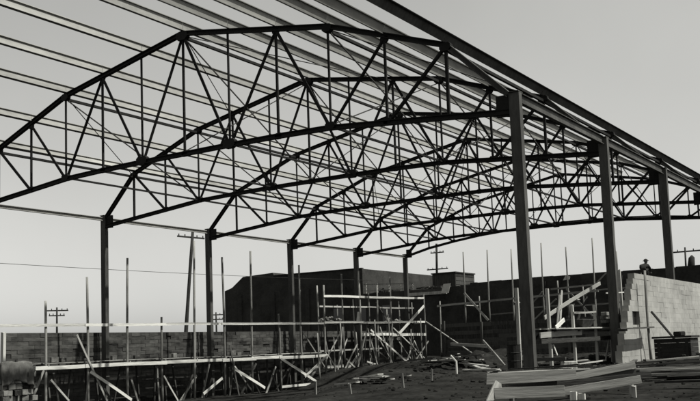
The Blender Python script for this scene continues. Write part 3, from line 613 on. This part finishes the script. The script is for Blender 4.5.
# ------------------------------------------------------------------ tool chest by the pale wall
tc = thing('tool_chest', 'large dark timber tool chest before the pale block wall', 'tool chest', (39.0, 10.2, ground_z(39, 10.2)-0.03)); tc.rotation_euler.z = 0.25
tc.rotation_euler.z = -0.1
for k in range(5): bm = bmesh.new(); box(bm, -0.85, 0.85, -0.5, 0.5, 0.04+0.21*k, 0.04+0.21*k+0.2); obj('side_plank', bm, 'tarwood', tc)
bm = bmesh.new(); box(bm, -0.92, 0.92, -0.57, 0.57, 1.095, 1.19); obj('lid', bm, 'tarwood', tc)
for x in (-.7, .6): bm = bmesh.new(); box(bm, x, x+0.14, -0.53, -0.502, 0, 1.08); obj('batten', bm, 'tarwood', tc)
bm = bmesh.new(); box(bm, -0.25, 0.25, -0.16, 0.16, 0, 0.2); bmesh.ops.bevel(bm, geom=[e for e in bm.edges], offset=0.03, segments=2, affect='EDGES')
o = obj('small_box', bm, 'tarwood'); o.location = (39.2, 10.1, tc.location.z+1.19); o.rotation_euler.z = -0.6; tag(o, 'small dark box lying on the lid of the tool chest', 'box')
# ------------------------------------------------------------------ stakes, loose lumber, rubble
for k, (x, y, h) in enumerate(((35.4, -13.6, .36), (37.5, -15.0, .26), (37.6, -12.6, .38), (36.2, -8.5, .36))):
    gz = ground_z(x, y); o = stick('ground_stake', (x, y, gz-0.2), (x+random.uniform(-.1, .1), y+random.uniform(-.08, .08), gz+h), rect(0.06, 0.035), 'polewood'); tag(o, 'short pale survey stake driven into the dark ground', 'stake', 'survey stakes on the dark ground')
for k, (x, y) in enumerate(((33.6, 0.6), (34.0, -0.2), (33.2, 1.2), (34.6, -1.6), (33.0, 2.2), (24.3, 16.4), (22.8, 18.5), (31.5, 4.2), (38.4, 5.5), (37.6, -3.0), (39.5, -1.5), (45.6, -13.4), (40.5, 3.2))):
    l = random.uniform(1.6, 3.2); a = -0.95+random.uniform(-.5, .5)+(1.2 if k > 8 else 0); dx, dy = math.cos(a)*l/2, math.sin(a)*l/2
    z0, z1 = ground_z(x-dx, y-dy), ground_z(x+dx, y+dy); e = 0.06+0.05*(k % 3)
    o = stick('loose_board', (x-dx, y-dy, z0+e), (x+dx, y+dy, z1+e), rect(random.uniform(.14, .22), 0.05), 'oldwood' if k in (8, 10, 11, 12) else 'wood'); tag(o, 'loose board on the ground, %s' % ['topmost by the bent stake', 'crossing others near the bent stake', 'beyond the bent stake', 'toward the barricade from the bent stake', 'farthest of the pile by the bent stake', 'below the raking pole foot', 'farther along below the raking pole', 'between raking pole and first column', 'between first column and tool chest', 'before the first column base', 'out in the open before the pale wall', 'lying past the end of the barricade', 'short of the tool chest'][k], 'board', 'loose boards scattered on the ground')
def lumber_pile(label, x, y, ang, n, l0, l1, m):
    t = thing('lumber_pile', label, 'lumber pile', (x, y, ground_z(x, y)))
    for i in range(n):
        a = ang+random.gauss(0, .3); l = random.uniform(l0, l1); cx, cy = random.gauss(0, .5), random.gauss(0, .5); dx, dy = math.cos(a)*l/2, math.sin(a)*l/2
        h = 0.05+0.055*(i//3)
        p = V((x+cx-dx, y+cy-dy, max(ground_z(x+cx-dx, y+cy-dy)+0.03, t.location.z+h))); q = V((x+cx+dx, y+cy+dy, max(ground_z(x+cx+dx, y+cy+dy)+0.03, t.location.z+h+random.uniform(0, .12))))
        stick('plank', p, q, rect(random.uniform(.1, .22), .045), random.choice(m), t)
lumber_pile('jumbled pile of grey planks between raking pole and first column', 29.5, 5.0, -.7, 14, 1.5, 4, ['wood', 'oldwood', 'oldwood'])
lumber_pile('dark scrap lumber pile behind the low barricade', 39.8, -8.5, .5, 14, 1.2, 3, ['oldwood', 'oldwood', 'wood'])
lumber_pile('dark scrap lumber pile before the tool chest', 41.6, 2.5, .4, 12, 1.2, 3, ['oldwood', 'oldwood', 'wood'])
lumber_pile('long dark plank pile across the ground beyond the barricade end', 44.5, -8.0, .25, 16, 2, 4.5, ['oldwood', 'oldwood', 'oldwood', 'polewood'])
lumber_pile('dark timbers strewn between barricade and first column', 38.6, -3.5, -.5, 14, 1.5, 3.6, ['oldwood', 'polewood'])
lumber_pile('scrap lumber pile at the pit rim among the survey stakes', 34.6, -9.0, -.9, 12, 1, 2.6, ['oldwood', 'wood'])
lumber_pile('scrap lumber pile under the timber work platform', 34.6, 8.5, 1.3, 12, 1, 2.6, ['oldwood', 'wood'])
lumber_pile('grey plank pile on open ground before the added dark timber wall', 22.0, 22.0, -.8, 12, 1.5, 3.6, ['wood', 'oldwood'])
bm = bmesh.new()
for k in range(9000):
    if k < 7500: x, y = random.uniform(20, 47), random.uniform(-22, 30)
    else: x, y = random.uniform(2.4, 34), random.uniform(30, 53)
    if (x-36)**2+y*y < 0.3: continue
    r = random.choice([.02, .03, .03, .05, .1]) if y > -10 else random.choice([.015, .02, .03, .05]); c = V((x, y, ground_z(x, y)+r*0.25))
    if k % 3 == 0: continue
    ph = random.random()*6; ax = [random.uniform(.7, 1.2) for _ in range(3)]
    rg = [[bm.verts.new(c+V((r*ax[0]*rr*math.cos(ph+6.2832*i/6)*random.uniform(.8, 1.15), r*ax[1]*rr*math.sin(ph+6.2832*i/6)*random.uniform(.8, 1.15), r*0.7*ax[2]*zz))) for i in range(6)] for rr, zz in ((.75, -.5), (1, .1), (.6, .7))]
    for a_, b_ in zip(rg, rg[1:]):
        for i in range(6): bm.faces.new((a_[i], a_[(i+1) % 6], b_[(i+1) % 6], b_[i]))
    bm.faces.new(rg[0][::-1]); bm.faces.new(rg[-1])
o = obj('rubble', bm, 'earth'); o['kind'] = 'stuff'; o['label'] = 'clods and broken stone littering the dark ground'; o['category'] = 'rubble'
# scrub tops beyond the end wall
# ------------------------------------------------------------------ worker on the wall
wk = thing('person', 'worker in dark clothes and cap crouching on top of the pale block wall', 'person', (36.62, 14.1, 4.40))
J = {'pel': (0, 0, .2, .15), 'sp': (.02, .08, .33, .15), 'ch': (.04, .2, .46, .18), 'nk': (.05, .3, .58, .065), 'hd0': (.05, .33, .64, .07),
     'hl': (-.1, .02, .2, .11), 'kl': (-.14, .38, .36, .075), 'al': (-.12, .22, .05, .055), 'tl': (-.12, .4, .03, .045),
     'hr': (.1, .02, .2, .11), 'kr': (.15, .4, .38, .075), 'ar': (.12, .24, .05, .055), 'tr': (.12, .42, .03, .045),
     'sl': (-.19, .22, .5, .075), 'el': (-.25, .38, .36, .06), 'wl': (-.16, .55, .28, .045), 'dl': (-.15, .62, .25, .037),
     'sr': (.2, .2, .5, .075), 'er': (.25, .38, .34, .06), 'wr': (.2, .56, .22, .045), 'dr': (.2, .62, .17, .037)}
E_ = [('pel', 'sp'), ('sp', 'ch'), ('ch', 'nk'), ('nk', 'hd0'), ('pel', 'hl'), ('hl', 'kl'), ('kl', 'al'), ('al', 'tl'), ('pel', 'hr'), ('hr', 'kr'), ('kr', 'ar'), ('ar', 'tr'), ('ch', 'sl'), ('sl', 'el'), ('el', 'wl'), ('wl', 'dl'), ('ch', 'sr'), ('sr', 'er'), ('er', 'wr'), ('wr', 'dr')]
ks = list(J); me = bpy.data.meshes.new('body'); me.from_pydata([J[k][:3] for k in ks], [(ks.index(a), ks.index(b)) for a, b in E_], [])
bo = bpy.data.objects.new('body', me); C.objects.link(bo); sk = bo.modifiers.new('skin', 'SKIN'); sv = me.skin_vertices[0].data
for i, k in enumerate(ks): sv[i].radius = (J[k][3], J[k][3])
sv[0].use_root = True; bo.modifiers.new('sub', 'SUBSURF').levels = 2
dg = bpy.context.evaluated_depsgraph_get(); m2 = bpy.data.meshes.new_from_object(bo.evaluated_get(dg)); bpy.data.objects.remove(bo)
m2.materials.clear(); m2.materials.append(MT['cloth']); obj('body', m2, None, wk, True)
bm = bmesh.new(); bmesh.ops.create_uvsphere(bm, u_segments=16, v_segments=12, radius=0.105)
for v in bm.verts:
    v.co.z *= 1.2; v.co.x *= 0.86
    if v.co.y > 0.08 and abs(v.co.x) < 0.03 and abs(v.co.z) < 0.03: v.co.y += 0.025
    if v.co.z < -0.05: v.co.y += 0.02; v.co.x *= 0.85
hd = obj('head', bm, 'skin', wk, True); hd.location = (.05, .37, .72)
bm = bmesh.new(); bmesh.ops.create_uvsphere(bm, u_segments=16, v_segments=8, radius=0.112)
bmesh.ops.delete(bm, geom=[v for v in bm.verts if v.co.z < -0.005], context='VERTS')
bmesh.ops.create_cone(bm, cap_ends=True, segments=16, radius1=0.17, radius2=0.15, depth=0.015); cp = obj('cap', bm, 'cloth', hd, True); cp.location = (0, 0, 0.035)
for sx in (-1, 1):
    for n_ in range(5):
        a = V((.2 if sx > 0 else -.15, .62, .17 if sx > 0 else .25)); fx = (n_-2)*0.016
        b = a+V((fx*1.4, .05 if n_ else .02, -.03)) if n_ else a+V((-sx*.05, .01, -.02))
        bm = bmesh.new(); sweep(bm, a+V((fx*.6, 0, 0)), b, ngon(0.01, 6), taper=.8); sweep(bm, b, b+V((0, .02, -.04)), ngon(0.009, 6), taper=.7); obj('finger', bm, 'skin', wk)
